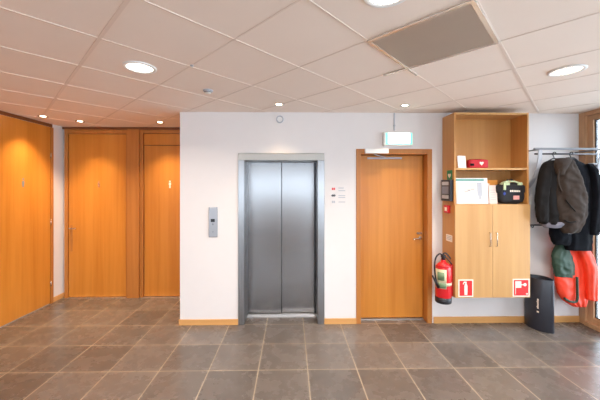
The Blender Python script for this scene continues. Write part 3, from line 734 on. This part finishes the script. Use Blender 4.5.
# brown grey jacket in front
t = thing('brown_jacket', 'brown grey jacket with dark front panel on the left hanger', 'jacket', (3.33, 3.55, 1.33))
obj('body', cloth(B(), [(2.155, 3.17, 3.33, 3.57, 0.035), (2.12, 3.10, 3.42, 3.565, 0.055), (2.03, 3.06, 3.48, 3.565, 0.07), (1.85, 3.03, 3.50, 3.56, 0.08), (1.60, 3.03, 3.48, 3.56, 0.085), (1.44, 3.05, 3.46, 3.56, 0.085), (1.375, 3.06, 3.45, 3.56, 0.08)], seed=1), 'jdark', t)
obj('sleeve', cloth(B(), [(2.172, 3.26, 3.39, 3.53, 0.035), (2.13, 3.23, 3.43, 3.525, 0.05), (2.02, 3.20, 3.475, 3.52, 0.065), (1.90, 3.185, 3.52, 3.515, 0.075), (1.72, 3.18, 3.565, 3.51, 0.08), (1.56, 3.20, 3.575, 3.51, 0.075), (1.42, 3.23, 3.545, 3.51, 0.065), (1.33, 3.26, 3.50, 3.51, 0.055), (1.27, 3.30, 3.47, 3.51, 0.04)], seed=4, folds=5, amp=0.006, wr=0.014), 'jbrown', t, 'lighter brown grey sleeve facing the room')
obj('sleeve', cloth(B(), [(2.09, 3.09, 3.17, 3.54, 0.035), (2.0, 3.035, 3.15, 3.53, 0.05), (1.85, 2.99, 3.13, 3.52, 0.055), (1.70, 2.972, 3.11, 3.52, 0.055), (1.52, 2.975, 3.11, 3.52, 0.05), (1.40, 3.00, 3.11, 3.52, 0.045)], seed=8, folds=5, amp=0.005), 'jdark', t, 'dark sleeve at the left')
obj('collar', cloth(B(), [(2.18, 3.22, 3.37, 3.53, 0.03), (2.14, 3.19, 3.37, 3.50, 0.05), (2.08, 3.17, 3.31, 3.48, 0.05), (1.98, 3.18, 3.26, 3.47, 0.03)], seed=9, folds=4, amp=0.004), 'jbrown', t)
bm = B(); tube(bm, [(3.20, 3.452, 2.06), (3.17, 3.442, 1.98), (3.165, 3.437, 1.88), (3.20, 3.437, 1.78)], 0.010, seg=8); obj('zip_placket', bm, 'jbrown', t)
obj('hem_lining', cloth(B(), [(1.405, 3.08, 3.42, 3.55, 0.07), (1.37, 3.07, 3.42, 3.55, 0.075), (1.335, 3.10, 3.38, 3.55, 0.06)], seed=11, folds=5, amp=0.005, sub=4), 'jlining', t, 'grey hem band')
bm = B(); tube(bm, [(3.24, 3.435, 1.43), (3.30, 3.430, 1.41), (3.37, 3.430, 1.42)], 0.008, seg=8); obj('pocket_welt', bm, 'jdark', t)
bm = B(); tube(bm, [(3.24, 3.425, 1.68), (3.30, 3.422, 1.60), (3.36, 3.425, 1.54)], 0.006, seg=8); obj('sleeve_seam', bm, 'jdark', t)
hanger(3.262, 3.60, 2.222, 0.12, 0.11, 'black hanger holding the brown grey jacket', 0.15)
t.location.z -= 0.015
# black coat
t = thing('black_coat', 'long black coat hanging beside the window behind the brown jacket', 'coat', (3.66, 3.66, 1.0))
obj('body', cloth(B(), [(2.17, 3.45, 3.54, 3.66, 0.03), (2.14, 3.44, 3.62, 3.66, 0.05), (2.06, 3.45, 3.74, 3.66, 0.065), (1.90, 3.47, 3.78, 3.66, 0.07), (1.60, 3.46, 3.79, 3.66, 0.075), (1.30, 3.44, 3.80, 3.66, 0.075), (1.02, 3.46, 3.78, 3.66, 0.07)], seed=21, amp=0.006), 'jblack', t)
obj('sleeve', cloth(B(), [(2.10, 3.66, 3.74, 3.60, 0.035), (2.0, 3.71, 3.805, 3.60, 0.05), (1.80, 3.735, 3.845, 3.60, 0.055), (1.55, 3.735, 3.845, 3.60, 0.055), (1.35, 3.72, 3.83, 3.60, 0.05), (1.22, 3.71, 3.81, 3.60, 0.045)], seed=23, folds=4, amp=0.004), 'jblack', t)
obj('skirt_panel', cloth(B(), [(1.42, 3.26, 3.50, 3.65, 0.05), (1.28, 3.25, 3.52, 3.65, 0.06), (1.16, 3.27, 3.52, 3.65, 0.06), (1.09, 3.31, 3.50, 3.65, 0.05)], seed=25, folds=4, amp=0.005), 'jblack', t)
obj('collar', cloth(B(), [(2.185, 3.46, 3.54, 3.64, 0.03), (2.15, 3.46, 3.58, 3.63, 0.04), (2.09, 3.48, 3.58, 3.62, 0.03)], seed=26, folds=3, amp=0.003), 'jblack', t)
obj('care_tag', box(B(), 3.42, 3.47, 3.575, 3.579, 1.235, 1.265), 'lightgrey', t)
hanger(3.475, 3.60, 2.222, 0.10, 0.10, 'black hanger holding the long black coat', 0.1)
# red jacket, hung low
t = thing('red_jacket', 'bright red orange jacket with dark green side hanging low by the window', 'jacket', (3.58, 3.72, 0.3))
obj('body', cloth(B(), [(1.24, 3.46, 3.58, 3.78, 0.03), (1.16, 3.43, 3.70, 3.77, 0.05), (1.02, 3.44, 3.78, 3.76, 0.06), (0.82, 3.46, 3.82, 3.75, 0.07), (0.58, 3.47, 3.83, 3.75, 0.07), (0.43, 3.48, 3.83, 3.75, 0.07), (0.34, 3.54, 3.82, 3.75, 0.06), (0.27, 3.64, 3.80, 3.75, 0.035)], seed=31, amp=0.008, folds=14, wr=0.008), 'jred', t)
obj('sleeve', cloth(B(), [(1.12, 3.60, 3.72, 3.70, 0.04), (0.98, 3.65, 3.79, 3.67, 0.05), (0.8, 3.70, 3.845, 3.66, 0.055), (0.6, 3.73, 3.855, 3.66, 0.05), (0.39, 3.74, 3.855, 3.66, 0.045)], seed=33, folds=7, amp=0.005), 'jred', t)
obj('side_panel', cloth(B(), [(1.13, 3.44, 3.50, 3.73, 0.035), (1.05, 3.40, 3.53, 3.72, 0.05), (0.95, 3.35, 3.575, 3.715, 0.055), (0.85, 3.345, 3.60, 3.71, 0.06), (0.76, 3.36, 3.615, 3.71, 0.06), (0.67, 3.375, 3.62, 3.71, 0.055)], seed=35, folds=7, amp=0.004, wr=0.009), 'jgreen', t, 'dark green quilted side')
obj('lower_panel', cloth(B(), [(0.69, 3.375, 3.615, 3.71, 0.053), (0.58, 3.385, 3.62, 3.71, 0.057), (0.48, 3.405, 3.62, 3.71, 0.055), (0.39, 3.45, 3.62, 3.71, 0.045), (0.35, 3.49, 3.62, 3.71, 0.035)], seed=36, folds=5, amp=0.004), 'jred', t)
bm = B(); tube(bm, [(3.60, 3.648, 0.68), (3.60, 3.645, 0.53), (3.60, 3.65, 0.38), (3.52, 3.655, 0.37), (3.45, 3.665, 0.41)], 0.014, seg=8); obj('dark_trim', bm, 'jgreen', t)

# ------------------------------------------------------------------ ceiling fittings
def lamp_light(name, loc, parent, r, power, col, spread=120):
    l = bpy.data.lights.new(name, 'AREA'); l.shape = 'DISK'; l.size = r*2; l.energy = power; l.color = col; l.spread = math.radians(spread)
    o = bpy.data.objects.new(name, l); C.objects.link(o); o.parent = parent; o.location = loc; return o
P_DL = 20; COL_DL = (1.0, 0.88, 0.76)
def downlight(x, y, label, grp='large round ceiling downlights'):
    t = thing('ceiling_downlight', label, 'ceiling light', (x, y, H), grp)
    obj('trim_ring', lathe(B(), (x, y, H), [(0.100, -0.0036), (0.128, -0.0036), (0.128, -0.008), (0.120, -0.012), (0.102, -0.012), (0.100, -0.0036)], 48), 'whiteplastic', t)
    obj('diffuser', lathe(B(), (x, y, H), [(0, -0.0045), (0.100, -0.0045), (0.100, -0.0040), (0, -0.0040)], 40), 'lampglow', t)
    bm = B()
    for k in range(-3, 4):
        hx = math.sqrt(0.098**2-(k*0.026)**2)
        box(bm, x+k*0.026-0.0015, x+k*0.026+0.0015, y-hx, y+hx, H-0.0115, H-0.0046)
    obj('louvre', bm, 'reflector', t)
    lamp_light('downlight_lamp', (0, 0, -0.014), t, 0.1, P_DL, COL_DL, 150)
    return t
dl = downlight(-1.247, 2.46, 'bright round downlight nearest the alcove, left side of the ceiling')
for (x, y, lb) in ((2.34, 2.46, 'bright round downlight at the right, towards the window'),
                   (0.495, 1.49, 'round downlight at the top edge beside the grey ceiling panel')):
    dup(dl, (x, y, H), lb)
for (x, y, lb) in ((-1.5, -0.4, 'added fill downlight, unseen behind the camera, over the left half of the room'), (1.9, -0.4, 'added fill downlight, unseen behind the camera, over the window side of the room'),
                   (0.3, -2.4, 'added fill downlight, unseen, furthest back beside the rear window')):
    dup(dl, (x, y, H), lb)  # unseen downlights added behind the camera as general fill
P_SP = 12.5; COL_SP = (1.0, 0.76, 0.5)
def spot(x, y, label, power=P_SP, col=COL_SP):
    t = thing('ceiling_spotlight', label, 'spotlight', (x, y, H), 'small recessed halogen spots')
    obj('ring', lathe(B(), (x, y, H), [(0.036, -0.0036), (0.062, -0.0036), (0.060, -0.009), (0.038, -0.007), (0.036, -0.0036)], 32), 'chrome', t)
    obj('bulb', lathe(B(), (x, y, H), [(0, -0.006), (0.034, -0.005), (0.034, -0.004), (0, -0.004)], 24), 'spotglow', t)
    l = bpy.data.lights.new('spot_lamp', 'SPOT'); l.energy = power*8; l.color = col; l.spot_size = math.radians(95); l.spot_blend = 0.9; l.shadow_soft_size = 0.03
    o = bpy.data.objects.new('spot_lamp', l); C.objects.link(o); o.parent = t; o.location = (0, 0, -0.012)
    return t
s0 = spot(-3.442, 4.158, 'small spotlight over the full height wooden door on the left wall')
for (x, y, lb) in ((-3.147, 4.459, 'small spotlight in front of the left alcove door'),
                   (-1.982, 4.505, 'small spotlight in front of the right alcove door, near the white wall'),
                   (-0.141, 3.515, 'small spotlight directly above the elevator'),
                   (1.375, 3.531, 'small spotlight above the glowing exit sign')):
    r = dup(s0, (x, y, H), lb)
    if y < 4:
        for c in r.children:
            if c.type == 'LIGHT': c.data = c.data.copy(); c.data.energy = 42
t = thing('smoke_detector', 'small round detector with dark slot on the ceiling left of the elevator', 'smoke detector', (-0.845, 3.025, H))
obj('base', lathe(B(), (-0.845, 3.025, H), [(0, -0.0036), (0.050, -0.0036), (0.048, -0.015), (0, -0.015)], 32), 'lightgrey', t)
obj('sensor_head', lathe(B(), (-0.845, 3.025, H), [(0, -0.0151), (0.034, -0.0151), (0.030, -0.032), (0, -0.034)], 32), 'whiteplastic', t)
obj('slot', lathe(B(), (-0.845, 3.025, H), [(0.033, -0.018), (0.036, -0.018), (0.035, -0.026), (0.031, -0.026)], 32), 'darkmetal', t)
t = thing('sprinkler_head', 'tiny sprinkler dot on the ceiling beside the left round downlight', 'sprinkler', (-0.804, 2.413, H))
obj('cap', lathe(B(), (-0.804, 2.413, H), [(0, -0.0036), (0.016, -0.0036), (0.014, -0.009), (0, -0.009)], 20), 'lightgrey', t)
obj('nozzle', lathe(B(), (-0.804, 2.413, H), [(0, -0.0091), (0.006, -0.0091), (0.006, -0.018), (0, -0.018)], 16), 'chrome', t)
